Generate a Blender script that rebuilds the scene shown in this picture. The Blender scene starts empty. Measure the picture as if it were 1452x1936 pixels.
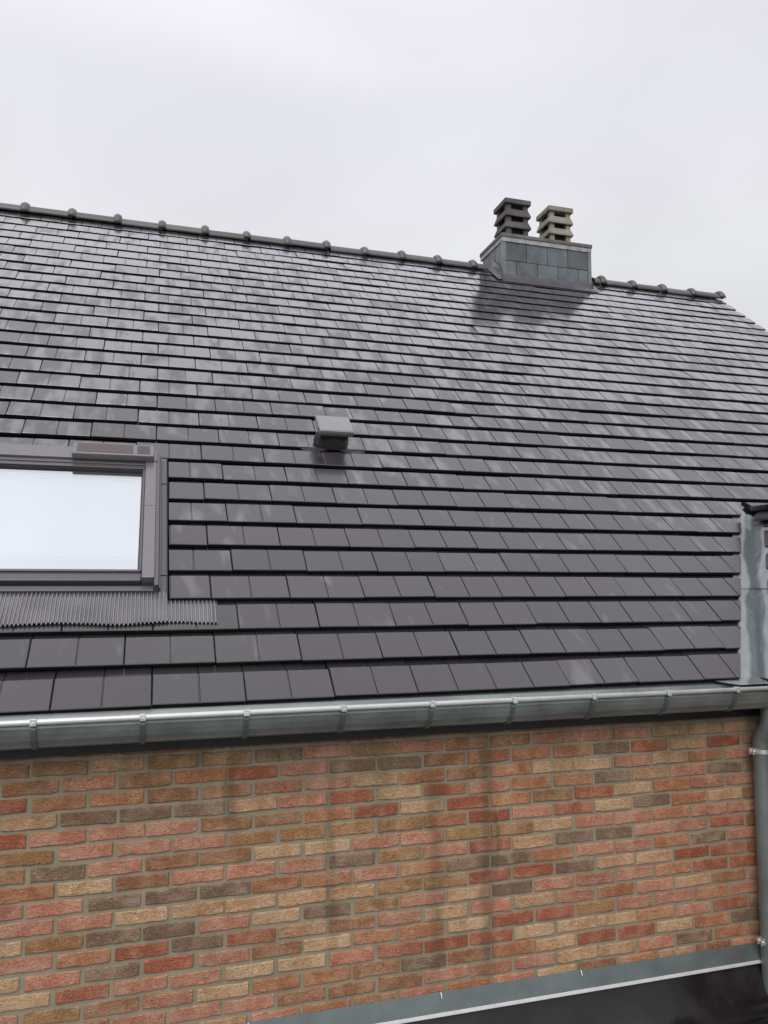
import bpy, bmesh, math, random
from mathutils import Vector, Matrix, Euler, noise
random.seed(7)
scene = bpy.context.scene
C = scene.collection
# ------------------------------------------------------------------ camera
CZ = 4.4                                   # camera height above the ground
F_PX, W_PX, H_PX = 1482.465, 1452.0, 1936.0
YAW, PITCH, ROLL = 0.2912526, 0.0937531, -0.000591
cy_, sy_, cp_, sp_ = math.cos(YAW), math.sin(YAW), math.cos(PITCH), math.sin(PITCH)
FWD = Vector((sy_ * cp_, cy_ * cp_, sp_))
R0 = Vector((cy_, -sy_, 0)); U0 = R0.cross(FWD)
RIGHT = math.cos(ROLL) * R0 + math.sin(ROLL) * U0
UP = -math.sin(ROLL) * R0 + math.cos(ROLL) * U0
cam = bpy.data.cameras.new('camera')
cam.sensor_fit = 'VERTICAL'; cam.sensor_height = 36.0; cam.lens = F_PX / H_PX * 36.0
cam.clip_start = 0.05; cam.clip_end = 2000
cam_o = bpy.data.objects.new('camera', cam); C.objects.link(cam_o)
m3 = Matrix((RIGHT, UP, -FWD)).transposed()
cam_o.matrix_world = Matrix.Translation((0, 0, CZ)) @ m3.to_4x4()
scene.camera = cam_o
def project(p):
    v = Vector((p[0], p[1], p[2] - CZ)); d = v.dot(FWD)
    if d < 0.05: return None
    return (W_PX / 2 + F_PX * v.dot(RIGHT) / d, H_PX / 2 - F_PX * v.dot(UP) / d)

# ------------------------------------------------------------------ sky, sun, exposure
SUN_EL, SUN_AZ = math.radians(43), math.radians(202)      # behind the camera, a little to its left
world = bpy.data.worlds.new('World'); scene.world = world; world.use_nodes = True
wn = world.node_tree.nodes; wl = world.node_tree.links; wn.clear()
w_out = wn.new('ShaderNodeOutputWorld'); w_bg = wn.new('ShaderNodeBackground')
w_bg.inputs['Strength'].default_value = 0.1
sky = wn.new('ShaderNodeTexSky'); sky.sky_type = 'NISHITA'; sky.sun_disc = False
sky.sun_elevation = SUN_EL; sky.sun_rotation = SUN_AZ
tc = wn.new('ShaderNodeTexCoord'); sep = wn.new('ShaderNodeSeparateXYZ'); wl.new(tc.outputs['Generated'], sep.inputs[0])
ramp = wn.new('ShaderNodeValToRGB')          # overcast: a little brighter towards the zenith
ramp.color_ramp.elements[0].position = 0.0; ramp.color_ramp.elements[0].color = (0.600, 0.612, 0.620, 1)
ramp.color_ramp.elements[1].position = 1.0; ramp.color_ramp.elements[1].color = (1.0, 0.965, 1.055, 1)
e_ = ramp.color_ramp.elements.new(0.3); e_.color = (0.612, 0.618, 0.626, 1)
e_ = ramp.color_ramp.elements.new(0.55); e_.color = (0.640, 0.636, 0.685, 1)
wl.new(sep.outputs['Z'], ramp.inputs['Fac'])
cn = wn.new('ShaderNodeTexNoise'); cn.inputs['Scale'].default_value = 2.2; cn.inputs['Detail'].default_value = 3.0
cn.inputs['Roughness'].default_value = 0.45; cn.inputs['Distortion'].default_value = 0.5
cmap = wn.new('ShaderNodeMapping'); cmap.inputs['Scale'].default_value = (1, 1, 2.2)
wl.new(tc.outputs['Generated'], cmap.inputs[0]); wl.new(cmap.outputs[0], cn.inputs['Vector'])
cr = wn.new('ShaderNodeMapRange'); cr.inputs['From Min'].default_value = 0.3; cr.inputs['From Max'].default_value = 0.7
cr.inputs['To Min'].default_value = 9.2; cr.inputs['To Max'].default_value = 10.6
wl.new(cn.outputs['Fac'], cr.inputs['Value'])
cmul = wn.new('ShaderNodeVectorMath'); cmul.operation = 'SCALE'
wl.new(ramp.outputs[0], cmul.inputs[0]); wl.new(cr.outputs[0], cmul.inputs['Scale'])
cmix = wn.new('ShaderNodeMixRGB'); cmix.inputs['Fac'].default_value = 0.97
wl.new(sky.outputs[0], cmix.inputs['Color1']); wl.new(cmul.outputs[0], cmix.inputs['Color2'])
wl.new(cmix.outputs[0], w_bg.inputs['Color']); wl.new(w_bg.outputs[0], w_out.inputs[0])

sun = bpy.data.lights.new('sun', 'SUN'); sun.energy = 1.5; sun.angle = math.radians(50); sun.color = (1.0, 0.97, 0.93)
sun_o = bpy.data.objects.new('sun', sun); C.objects.link(sun_o)
sd = Vector((math.sin(SUN_AZ) * math.cos(SUN_EL), math.cos(SUN_AZ) * math.cos(SUN_EL), math.sin(SUN_EL)))
sun_o.rotation_euler = sd.to_track_quat('Z', 'Y').to_euler(); sun_o.location = (0, -3, 9)
vs = scene.view_settings
vs.view_transform = 'Standard'; vs.look = 'None'; vs.exposure = 0.38; vs.gamma = 1.0; vs.use_curve_mapping = False
scene.render.engine = 'CYCLES'
scene.cycles.use_denoising = True
scene.cycles.max_bounces = 8

# ------------------------------------------------------------------ dimensions (camera-relative z, see Z())
P_ROOF = 0.7076048; GAUGE = 0.2095; TW = 0.19              # pitch, course gauge, half tile width
EAVE_Y, EAVE_Z = 3.35856, -0.465975
X_PHASE = -0.3737
VERGE_X = 7.06; LEFT_X = -3.36
WALL_Y = 3.50; BR_C, BR_B, BR_X, BR_Z = 0.0680, 0.22215, -0.4311, -0.7640
cP, sP = math.cos(P_ROOF), math.sin(P_ROOF)
def Rf(x, s, n):                                           # roof frame -> world
    return Vector((x, EAVE_Y + s * cP - n * sP, CZ + EAVE_Z + s * sP + n * cP))
def Wd(x, y, z): return Vector((x, y, z + CZ))              # camera-relative height -> world
RIDGE_Y = 8.335

# ------------------------------------------------------------------ mesh and object helpers
class MB:
    def __init__(s, f=None): s.v = []; s.f = []; s.map = f; s.sm = []
    def add(s, vs, fs, smooth=False):
        b = len(s.v)
        for p in vs: s.v.append(s.map(*p) if s.map else Vector(p))
        for f in fs: s.f.append([b + i for i in f]); s.sm.append(smooth)
    def box(s, x0, x1, y0, y1, z0, z1, bev=0.0):
        if bev <= 0:
            s.add([(x0,y0,z0),(x1,y0,z0),(x1,y1,z0),(x0,y1,z0),(x0,y0,z1),(x1,y0,z1),(x1,y1,z1),(x0,y1,z1)],
                  [(0,3,2,1),(4,5,6,7),(0,1,5,4),(1,2,6,5),(2,3,7,6),(3,0,4,7)])
            return
        bm = bmesh.new(); bmesh.ops.create_cube(bm, size=1)
        for v in bm.verts:
            v.co = Vector(((x0+x1)/2 + v.co.x*(x1-x0), (y0+y1)/2 + v.co.y*(y1-y0), (z0+z1)/2 + v.co.z*(z1-z0)))
        bmesh.ops.bevel(bm, geom=list(bm.edges), offset=bev, segments=2, affect='EDGES', profile=0.6)
        bm.verts.index_update()
        s.add([tuple(v.co) for v in bm.verts], [[v.index for v in f.verts] for f in bm.faces]); bm.free()
    def sweep(s, prof, stations, close=False, caps=False, smooth=False):
        # prof: list of 2D points; stations: list of functions / (point builder) mapping 2D point -> 3D tuple
        n = len(prof); vs = []; fs = []
        for st in stations: vs += [st(*p) for p in prof]
        m = n if close else n - 1
        for k in range(len(stations) - 1):
            for i in range(m):
                j = (i + 1) % n
                fs.append((k*n+i, k*n+j, (k+1)*n+j, (k+1)*n+i))
        if caps and close:
            fs.append(tuple(range(n))[::-1]); fs.append(tuple((len(stations)-1)*n + i for i in range(n)))
        s.add(vs, fs, smooth)
    def alongx(s, prof, x0, x1, close=True, caps=True, smooth=False, steps=1):
        s.sweep(prof, [(lambda a, b, X=x0+(x1-x0)*k/steps: (X, a, b)) for k in range(steps+1)], close, caps, smooth)
    def tube(s, pts, r, seg=14, caps=True):
        n = len(pts); vs = []; fs = []
        pts = [Vector(p) for p in pts]
        for i, p in enumerate(pts):
            t = (pts[min(i+1, n-1)] - pts[max(i-1, 0)]).normalized()
            a = Vector((1, 0, 0)) if abs(t.x) < 0.8 else Vector((0, 1, 0))
            u = t.cross(a).normalized(); w = t.cross(u)
            rr = r[i] if isinstance(r, (list, tuple)) else r
            for k in range(seg):
                q = p + rr * (math.cos(2*math.pi*k/seg) * u + math.sin(2*math.pi*k/seg) * w); vs.append(tuple(q))
        for i in range(n - 1):
            for k in range(seg):
                fs.append((i*seg+k, i*seg+(k+1)%seg, (i+1)*seg+(k+1)%seg, (i+1)*seg+k))
        s.add(vs, fs, True)
        if caps:
            s.add(vs[:seg], [tuple(range(seg))]); s.add(vs[-seg:], [tuple(range(seg))[::-1]])
    def mesh(s, name, recalc=True):
        me = bpy.data.meshes.new(name); me.from_pydata([tuple(v) for v in s.v], [], s.f)
        for p, k in zip(me.polygons, s.sm): p.use_smooth = k
        if recalc:
            bm = bmesh.new(); bm.from_mesh(me); bmesh.ops.recalc_face_normals(bm, faces=bm.faces); bm.to_mesh(me); bm.free()
        return me
def put(name, me, mat=None, parent=None, label=None, kind=None):
    if isinstance(me, MB): me = me.mesh(name)
    o = bpy.data.objects.new(name, me); C.objects.link(o)
    if mat is not None and me is not None and len(me.materials) == 0: me.materials.append(mat)
    if parent is not None:
        o.parent = parent
        if parent.type == 'EMPTY': o.matrix_parent_inverse = Matrix.Translation(parent.location).inverted()
    if label: o['label'] = label
    if kind: o['kind'] = kind
    return o
def thing(name, label, cat, loc, group=None):
    o = bpy.data.objects.new(name, None); C.objects.link(o); o.location = loc; o.empty_display_size = 0.2
    o['label'] = label; o['category'] = cat
    if group: o['group'] = group
    return o

# ------------------------------------------------------------------ materials
def new_mat(name):
    m = bpy.data.materials.new(name); m.use_nodes = True
    nt = m.node_tree; return m, nt, nt.nodes['Principled BSDF']
def node(nt, t, **kw):
    n = nt.nodes.new(t)
    for k, v in kw.items():
        if k in n.inputs: n.inputs[k].default_value = v
        else: setattr(n, k, v)
    return n
def noise_n(nt, scale, detail=4, rough=0.55, vec=None, dist=0.0):
    n = node(nt, 'ShaderNodeTexNoise'); n.inputs['Scale'].default_value = scale
    n.inputs['Detail'].default_value = detail; n.inputs['Roughness'].default_value = rough; n.inputs['Distortion'].default_value = dist
    if vec is not None: nt.links.new(vec, n.inputs['Vector'])
    return n.outputs['Fac']
def pos(nt, scale=(1, 1, 1)):
    g = node(nt, 'ShaderNodeNewGeometry'); mp = node(nt, 'ShaderNodeMapping'); mp.inputs['Scale'].default_value = scale
    nt.links.new(g.outputs['Position'], mp.inputs[0]); return mp.outputs[0]
def rng(nt, v, a, b, c, d):
    n = node(nt, 'ShaderNodeMapRange'); nt.links.new(v, n.inputs['Value'])
    for k, x in zip(('From Min', 'From Max', 'To Min', 'To Max'), (a, b, c, d)): n.inputs[k].default_value = x
    return n.outputs[0]
def mixc(nt, fac, a, b, blend='MIX'):
    n = node(nt, 'ShaderNodeMixRGB'); n.blend_type = blend
    for s, x in (('Fac', fac), ('Color1', a), ('Color2', b)):
        if isinstance(x, (int, float)): n.inputs[s].default_value = x
        elif isinstance(x, tuple): n.inputs[s].default_value = (*x, 1)
        else: nt.links.new(x, n.inputs[s])
    return n.outputs[0]
def math_n(nt, op, a, b):
    n = node(nt, 'ShaderNodeMath'); n.operation = op
    for i, x in enumerate((a, b)):
        if isinstance(x, (int, float)): n.inputs[i].default_value = x
        else: nt.links.new(x, n.inputs[i])
    return n.outputs[0]
def bump(nt, b, h, strength, dist, prev=None):
    n = node(nt, 'ShaderNodeBump'); n.inputs['Strength'].default_value = strength; n.inputs['Distance'].default_value = dist
    nt.links.new(h, n.inputs['Height'])
    if prev: nt.links.new(prev.outputs[0], n.inputs['Normal'])
    nt.links.new(n.outputs[0], b.inputs['Normal']); return n
def attr(nt, name):
    a = node(nt, 'ShaderNodeAttribute'); a.attribute_name = name; return a

def make_tile_mat():
    m, nt, b = new_mat('wet_dark_tile'); L = nt.links
    p = pos(nt); t = attr(nt, 'tint').outputs['Fac']
    big = noise_n(nt, 0.9, 2, 0.5, p)
    hue = math_n(nt, 'FRACT', math_n(nt, 'MULTIPLY', t, 7.3), 0)
    hue = math_n(nt, 'ADD', rng(nt, big, 0.35, 0.65, -0.15, 0.75), math_n(nt, 'MULTIPLY', hue, 0.4))
    col = mixc(nt, rng(nt, hue, 0, 1, 0, 1), (0.029, 0.023, 0.032), (0.028, 0.028, 0.026))
    col = mixc(nt, 1.0, col, mixc(nt, t, (0.78, 0.78, 0.80), (1.22, 1.20, 1.22)), 'MULTIPLY')
    fine = noise_n(nt, 160, 3, 0.6, p)
    col = mixc(nt, rng(nt, fine, 0.3, 0.7, 0, 0.25), col, (0.055, 0.051, 0.055))
    # water lying in patches: smooth film against merely damp clay
    pt = node(nt, 'ShaderNodeVectorMath'); pt.operation = 'ADD'; L.new(pos(nt, (2.4, 0.75, 0.75)), pt.inputs[0])
    pc = node(nt, 'ShaderNodeCombineXYZ'); L.new(math_n(nt, 'MULTIPLY', t, 23.0), pc.inputs[0]); L.new(pc.outputs[0], pt.inputs[1]); ps = pt.outputs[0]
    wet = noise_n(nt, 4.2, 2.5, 0.5, ps, 0.25)
    wet = math_n(nt, 'ADD', math_n(nt, 'MULTIPLY', wet, 0.7), math_n(nt, 'MULTIPLY', noise_n(nt, 0.8, 2, 0.5, p, 0.3), 0.3))
    g = node(nt, 'ShaderNodeNewGeometry'); sp = node(nt, 'ShaderNodeSeparateXYZ'); L.new(g.outputs['Position'], sp.inputs[0])
    drain = rng(nt, sp.outputs['Z'], CZ - 0.2, CZ + 2.3, -0.165, 0.055)   # the lower courses have drained and hold a thin even film
    wet = math_n(nt, 'ADD', wet, drain)
    wet = math_n(nt, 'ADD', wet, rng(nt, t, 0, 1, -0.03, 0.03))
    wm = rng(nt, wet, 0.45, 0.57, 0, 1)
    L.new(rng(nt, wm, 0, 1, 0.27, 0.15), b.inputs['Roughness'])
    b.inputs['IOR'].default_value = 1.55
    L.new(rng(nt, wm, 0, 1, 0.60, 0.95), b.inputs['Specular IOR Level'])
    L.new(rng(nt, wm, 0, 1, 0.38, 1.0), b.inputs['Coat Weight'])
    b.inputs['Coat Roughness'].default_value = 0.12; b.inputs['Coat IOR'].default_value = 1.58
    L.new(col, b.inputs['Base Color'])
    streak = noise_n(nt, 14, 3, 0.5, pos(nt, (0.5, 2.0, 2.0)))
    n1 = bump(nt, b, streak, 0.08, 0.01)
    bump(nt, b, fine, 0.06, 0.002, n1)
    return m
M_TILE = make_tile_mat()
M_TILE_EDGE = None

def make_brick_mat():
    m, nt, b = new_mat('hand_formed_brick'); L = nt.links
    a = attr(nt, 'bcol'); p = pos(nt); t = attr(nt, 'tint').outputs['Fac']
    off = node(nt, 'ShaderNodeVectorMath'); off.operation = 'ADD'; L.new(p, off.inputs[0])
    cmb = node(nt, 'ShaderNodeCombineXYZ'); L.new(math_n(nt, 'MULTIPLY', t, 37.0), cmb.inputs[1]); L.new(cmb.outputs[0], off.inputs[1])
    pv = off.outputs[0]
    mp = node(nt, 'ShaderNodeMapping'); mp.inputs['Scale'].default_value = (1.0, 1.0, 2.6); mp.inputs['Rotation'].default_value = (0, 0.35, 0); L.new(pv, mp.inputs[0])
    folds = noise_n(nt, 34, 7, 0.72, mp.outputs[0], 2.6)
    cloud = noise_n(nt, 11, 3, 0.5, pv, 0.4)
    speck = noise_n(nt, 210, 2, 0.6, pv)
    col = a.outputs['Color']
    dark = mixc(nt, 1.0, col, (0.60, 0.46, 0.38), 'MULTIPLY')
    col = mixc(nt, rng(nt, cloud, 0.50, 0.33, 0, 0.5), col, mixc(nt, 1.0, col, (0.62, 0.52, 0.48), 'MULTIPLY'))
    col1 = mixc(nt, rng(nt, folds, 0.58, 0.40, 0, 0.8), col, dark)
    sand = mixc(nt, 0.5, col, (0.62, 0.47, 0.33))
    col2 = mixc(nt, rng(nt, cloud, 0.45, 0.68, 0, 0.55), col1, sand)
    col3 = mixc(nt, rng(nt, speck, 0.56, 0.70, 0, 0.40), col2, (0.56, 0.44, 0.34))
    col3 = mixc(nt, rng(nt, speck, 0.43, 0.30, 0, 0.7), col3, (0.13, 0.075, 0.05))
    deep = rng(nt, folds, 0.42, 0.33, 0, 0.9)
    col4 = mixc(nt, deep, col3, (0.10, 0.055, 0.04))
    col5 = wall_grime(nt, col4)
    light = rng(nt, noise_n(nt, 48, 4, 0.7, mp.outputs[0], 3.0), 0.50, 0.64, 0, 0.65)
    col5 = mixc(nt, light, col5, mixc(nt, 1.0, col5, (1.45, 1.52, 1.5), 'MULTIPLY'))
    col5 = mixc(nt, 1.0, col5, (1.10, 1.09, 1.06), 'MULTIPLY')
    L.new(col5, b.inputs['Base Color']); b.inputs['Roughness'].default_value = 0.86
    b.inputs['Specular IOR Level'].default_value = 0.25
    n1 = bump(nt, b, folds, 1.0, 0.012); bump(nt, b, speck, 0.35, 0.002, n1)
    return m
def wall_grime(nt, col):
    # rain-washed algae film below the eaves and run-off stains with shapes of their own
    L = nt.links
    g = node(nt, 'ShaderNodeNewGeometry'); sp = node(nt, 'ShaderNodeSeparateXYZ'); L.new(g.outputs['Position'], sp.inputs[0])
    st = noise_n(nt, 3.4, 4, 0.6, pos(nt, (2.2, 1, 0.35)))
    top = rng(nt, sp.outputs['Z'], CZ - 1.05, CZ - 0.68, 0, 1)
    f = math_n(nt, 'MULTIPLY', rng(nt, st, 0.42, 0.62, 0, 1), math_n(nt, 'ADD', math_n(nt, 'MULTIPLY', top, 0.42), 0.12))
    c = mixc(nt, f, col, (0.13, 0.115, 0.07))
    wob = noise_n(nt, 5, 2, 0.5, pos(nt))
    for x0, half, z_lo, z_hi, k in ((1.60, 0.016, -1.36, -1.02, 0.50), (1.555, 0.045, -1.9, -0.70, 0.34), (0.36, 0.04, -1.15, -0.72, 0.42), (0.80, 0.035, -1.7, -0.75, 0.24), (1.30, 0.045, -1.9, -0.80, 0.30), (0.62, 0.10, -1.15, -0.70, 0.16), (1.05, 0.07, -1.1, -0.70, 0.16)):
        d = math_n(nt, 'ABSOLUTE', math_n(nt, 'ADD', math_n(nt, 'ADD', sp.outputs['X'], -x0), math_n(nt, 'MULTIPLY', math_n(nt, 'ADD', wob, -0.5), 0.06)), 0)
        mx = rng(nt, d, half, half * 0.35, 0, k)
        mz = math_n(nt, 'MULTIPLY', rng(nt, sp.outputs['Z'], CZ + z_lo, CZ + z_lo + 0.2, 0, 1), rng(nt, sp.outputs['Z'], CZ + z_hi, CZ + z_hi - 0.1, 0, 1))
        c = mixc(nt, math_n(nt, 'MULTIPLY', mx, mz), c, (0.07, 0.055, 0.04))
    return c
M_BRICK = make_brick_mat()
def make_mortar():
    m, nt, b = new_mat('grey_mortar'); L = nt.links; p = pos(nt)
    n = noise_n(nt, 60, 5, 0.65, p); n2 = noise_n(nt, 6, 3, 0.5, p)
    c = mixc(nt, n, (0.225, 0.192, 0.135), (0.35, 0.308, 0.23)); c = mixc(nt, rng(nt, n2, .4, .65, 0, .5), c, (0.185, 0.18, 0.13))
    c = wall_grime(nt, c)
    L.new(c, b.inputs['Base Color']); b.inputs['Roughness'].default_value = 0.95; b.inputs['Specular IOR Level'].default_value = 0.15
    bump(nt, b, n, 0.6, 0.004); return m
M_MORTAR = make_mortar()
def simple(name, col, rough=0.5, metal=0.0, var=0.15, scale=8, bumps=0.1, spec=0.5, fine=90, coat=0.0, stretch=(1, 1, 1)):
    m, nt, b = new_mat(name); L = nt.links; p = pos(nt, stretch)
    n = noise_n(nt, scale, 5, 0.6, p); n2 = noise_n(nt, fine, 3, 0.6, p)
    a = tuple(min(1, c * (1 - var)) for c in col); d = tuple(min(1, c * (1 + var)) for c in col)
    c = mixc(nt, rng(nt, n, 0.3, 0.7, 0, 1), a, d); c = mixc(nt, rng(nt, n2, 0.35, 0.7, 0, 0.3), c, tuple(x * 0.7 for x in col))
    L.new(c, b.inputs['Base Color']); b.inputs['Metallic'].default_value = metal
    L.new(rng(nt, n, 0.3, 0.7, rough * 0.8, min(1, rough * 1.25)), b.inputs['Roughness'])
    b.inputs['Specular IOR Level'].default_value = spec; b.inputs['Coat Weight'].default_value = coat; b.inputs['Coat Roughness'].default_value = 0.1
    if bumps: bump(nt, b, n2, bumps, 0.003)
    return m
M_FLASH = simple('dull_zinc_flashing', (0.135, 0.165, 0.168), 0.45, 0.4, 0.2, 6, 0.04)
M_ZINC = simple('weathered_zinc', (0.235, 0.265, 0.262), 0.45, 0.45, 0.34, 7, 0.04, stretch=(0.6, 1, 1))
M_ZINC_D = simple('dark_zinc_pipe', (0.20, 0.228, 0.225), 0.38, 0.45, 0.15, 5, 0.03)
M_BEAD = simple('highlight_zinc_bead', (0.60, 0.615, 0.61), 0.38, 0.25, 0.08, 9, 0.02, 0.7)  # paler than the other zinc: sky highlight on rolled edge and lip painted in
M_GALV = simple('galvanised_steel', (0.78, 0.79, 0.79), 0.35, 0.75, 0.2, 40, 0.08)
M_BLACK = simple('black_board', (0.014, 0.015, 0.018), 0.5, 0, 0.2, 6, 0.05)
M_DECK = simple('roof_underlay', (0.02, 0.02, 0.022), 0.9, 0, 0.2, 6, 0.0)
M_RIDGE = simple('grey_ridge_tile', (0.076, 0.075, 0.073), 0.42, 0, 0.25, 5, 0.15, 0.6)
M_FRAME = simple('anthracite_aluminium', (0.095, 0.090, 0.097), 0.34, 0.3, 0.05, 3, 0.02, 0.8)
M_COVER = simple('grey_sash_cladding', (0.172, 0.164, 0.178), 0.3, 0.35, 0.05, 3, 0.02, 0.8)
M_FRAME_D = simple('dark_rubber_seal', (0.012, 0.012, 0.014), 0.5, 0, 0.1, 5, 0.0)
M_PANEL = simple('brown_solar_film', (0.075, 0.055, 0.052), 0.3, 0, 0.06, 4, 0.0)
M_CELL = simple('dark_solar_cell', (0.045, 0.042, 0.04), 0.25, 0, 0.06, 4, 0.0)
M_APRON = simple('pleated_lead_grey_apron', (0.27, 0.265, 0.27), 0.26, 0.7, 0.1, 6, 0.02, 0.8)
M_VENT = simple('grey_vent_plastic', (0.115, 0.120, 0.119), 0.24, 0, 0.08, 6, 0.02, 0.9, coat=1.0)
M_VENT_D = simple('dark_vent_body', (0.016, 0.019, 0.020), 0.42, 0, 0.15, 8, 0.03)
M_SLATE = simple('blue_grey_slate', (0.088, 0.106, 0.117), 0.4, 0, 0.4, 6, 0.12, 0.6)
def vary_by_object(m, lo, hi):
    nt = m.node_tree; b = nt.nodes['Principled BSDF']; src = b.inputs['Base Color'].links[0].from_socket
    oi = node(nt, 'ShaderNodeObjectInfo'); v = rng(nt, oi.outputs['Random'], 0, 1, lo, hi)
    sc = node(nt, 'ShaderNodeVectorMath'); sc.operation = 'SCALE'; nt.links.new(src, sc.inputs[0]); nt.links.new(v, sc.inputs['Scale'])
    nt.links.new(sc.outputs[0], b.inputs['Base Color'])
vary_by_object(M_SLATE, 0.72, 1.25); vary_by_object(M_RIDGE, 0.75, 1.3)
M_POT_DARK = simple('sooty_concrete', (0.10, 0.09, 0.09), 0.8, 0, 0.45, 7, 0.3, 0.3)
M_POT_PALE = simple('pale_concrete', (0.245, 0.235, 0.19), 0.85, 0, 0.28, 7, 0.3, 0.3)
M_SOOT = simple('sooty_flue', (0.035, 0.03, 0.03), 0.9, 0, 0.2, 7, 0.0)
M_CONC = simple('grey_chimney_capping', (0.13, 0.13, 0.125), 0.75, 0, 0.35, 9, 0.3, 0.3)
M_BAND = simple('stained_metal_band', (0.30, 0.30, 0.305), 0.5, 0.2, 0.45, 14, 0.05)
M_APR_D = simple('dark_lead_apron', (0.07, 0.066, 0.078), 0.28, 0.2, 0.2, 8, 0.05, 0.8)
M_LEAD = simple('grey_lead_flashing', (0.19, 0.19, 0.205), 0.36, 0.4, 0.25, 8, 0.08)
M_SIDE_BRICK = simple('far_brick_wall', (0.33, 0.19, 0.13), 0.9, 0, 0.3, 9, 0.3, 0.2)
def make_valley_mat():
    m, nt, b = new_mat('valley_zinc'); L = nt.links; g = node(nt, 'ShaderNodeNewGeometry')
    sp = node(nt, 'ShaderNodeSeparateXYZ'); L.new(g.outputs['Position'], sp.inputs[0])
    # distance from the valley's crease, worn by a wandering water line
    cx = math_n(nt, 'ADD', math_n(nt, 'MULTIPLY', math_n(nt, 'ADD', sp.outputs['Y'], -3.403), 0.8964), 3.05)
    d = math_n(nt, 'ABSOLUTE', math_n(nt, 'ADD', sp.outputs['X'], math_n(nt, 'MULTIPLY', cx, -1.0)), 0)
    wob = noise_n(nt, 3.2, 1.5, 0.4, pos(nt))
    d2 = math_n(nt, 'ADD', d, math_n(nt, 'MULTIPLY', math_n(nt, 'ADD', wob, -0.5), 0.16))
    wet = rng(nt, d2, 0.062, 0.040, 0, 1)
    n = noise_n(nt, 9, 4, 0.6, pos(nt))
    c = mixc(nt, n, (0.22, 0.245, 0.258), (0.35, 0.378, 0.392)); c = mixc(nt, wet, c, (0.135, 0.160, 0.166))
    L.new(c, b.inputs['Base Color']); L.new(rng(nt, wet, 0, 1, 0.42, 0.25), b.inputs['Roughness']); b.inputs['Metallic'].default_value = 0.35
    bump(nt, b, noise_n(nt, 7, 2, 0.5, pos(nt), 0.6), 0.35, 0.02)
    return m
M_VALLEY = make_valley_mat()
def make_glass():
    m, nt, b = new_mat('coated_glazing'); L = nt.links
    gl = node(nt, 'ShaderNodeBsdfGlossy'); gl.inputs['Color'].default_value = (0.955, 1.0, 0.985, 1); gl.inputs['Roughness'].default_value = 0.02
    tr = node(nt, 'ShaderNodeBsdfTransparent'); tr.inputs['Color'].default_value = (0.8, 0.88, 0.9, 1)
    mx = node(nt, 'ShaderNodeMixShader'); mx.inputs['Fac'].default_value = 0.57
    L.new(tr.outputs[0], mx.inputs[1]); L.new(gl.outputs[0], mx.inputs[2])
    L.new(mx.outputs[0], nt.nodes['Material Output'].inputs['Surface']); nt.nodes.remove(b); return m
M_GLASS = make_glass()
M_BLIND = simple('white_pleated_blind', (0.80, 0.82, 0.83), 0.8, 0, 0.03, 3, 0.0)
def make_membrane():
    m, nt, b = new_mat('black_roof_membrane'); L = nt.links; p = pos(nt)
    n = noise_n(nt, 4, 4, 0.55, p); f = noise_n(nt, 150, 3, 0.6, p)
    L.new(mixc(nt, rng(nt, n, .35, .65, 0, 1), (0.004, 0.004, 0.005), (0.013, 0.012, 0.014)), b.inputs['Base Color'])
    L.new(rng(nt, n, .35, .65, .26, .5), b.inputs['Roughness']); b.inputs['Specular IOR Level'].default_value = 0.5
    bump(nt, b, f, 0.15, 0.002); return m
M_MEMB = make_membrane()
M_GROUND = simple('wet_paving', (0.12, 0.118, 0.11), 0.7, 0, 0.25, 1.5, 0.2, 0.4)

# ------------------------------------------------------------------ ground and flat roof
g = MB(); g.add([(-400, -400, 0), (400, -400, 0), (400, 400, 0), (-400, 400, 0)], [(0, 1, 2, 3)])
put('ground', g, M_GROUND, kind='structure')
fr = MB(); NX, NY = 220, 90
X0, X1, Y0f, Y1f = -3.4, 3.17, 0.9, 3.478
fvs = []; ffs = []
for j in range(NY + 1):
    v = (j / NY) ** 0.45
    y = Y0f + (Y1f - Y0f) * v
    for i in range(NX + 1):
        x = X0 + (X1 - X0) * i / NX
        base = -2.13
        up = 0.0
        if y > 3.26: up = 0.05 * min(1, (y - 3.26) / 0.12)
        if y > 3.38: up += 0.175 * ((y - 3.38) / 0.098) ** 1.6
        fold = 0.034 * math.exp(-((y - 3.335 - 0.035 * math.sin(x * 1.7) - 0.02 * noise.noise(Vector((x * 2, 0, 3)))) / 0.022) ** 2) + 0.03 * math.exp(-((y - 3.19 - 0.05 * math.sin(x * 1.1 + 2)) / 0.03) ** 2)
        wr = fold * (0.65 + 0.7 * noise.noise(Vector((x * 1.3, 2, 0)))) + 0.034 * noise.noise(Vector((x * 0.9, y * 9.5 + x * 0.5, 1.3))) + 0.012 * noise.noise(Vector((x * 2.6, y * 14, 5.1))) + 0.004 * noise.noise(Vector((x * 9, y * 18, 2.2)))
        edge = min(1, max(0.0, (3.475 - y) / 0.06))
        fvs.append(tuple(Wd(x, y, base + up + wr * edge)))
for j in range(NY):
    for i in range(NX):
        a = j * (NX + 1) + i; ffs.append((a, a + 1, a + NX + 2, a + NX + 1))
fr.add(fvs, ffs, True)
# edge and body of the low flat-roofed part
fr.add([tuple(Wd(X0, Y0f, -2.13)), tuple(Wd(X1, Y0f, -2.13)), (X1, Y0f, 0), (X0, Y0f, 0)], [(0, 1, 2, 3)])
put('flat_roof', fr, M_MEMB, kind='structure', label='black rubber membrane of the low flat roof below the brick wall')

# ------------------------------------------------------------------ house: body, roof, wall
house = thing('house', 'brick house under a steep wet dark grey tiled roof with a slated chimney', 'house', (1.8, 6.0, 0))
def plane_z(y): return EAVE_Z + math.tan(P_ROOF) * (y - EAVE_Y)
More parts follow.
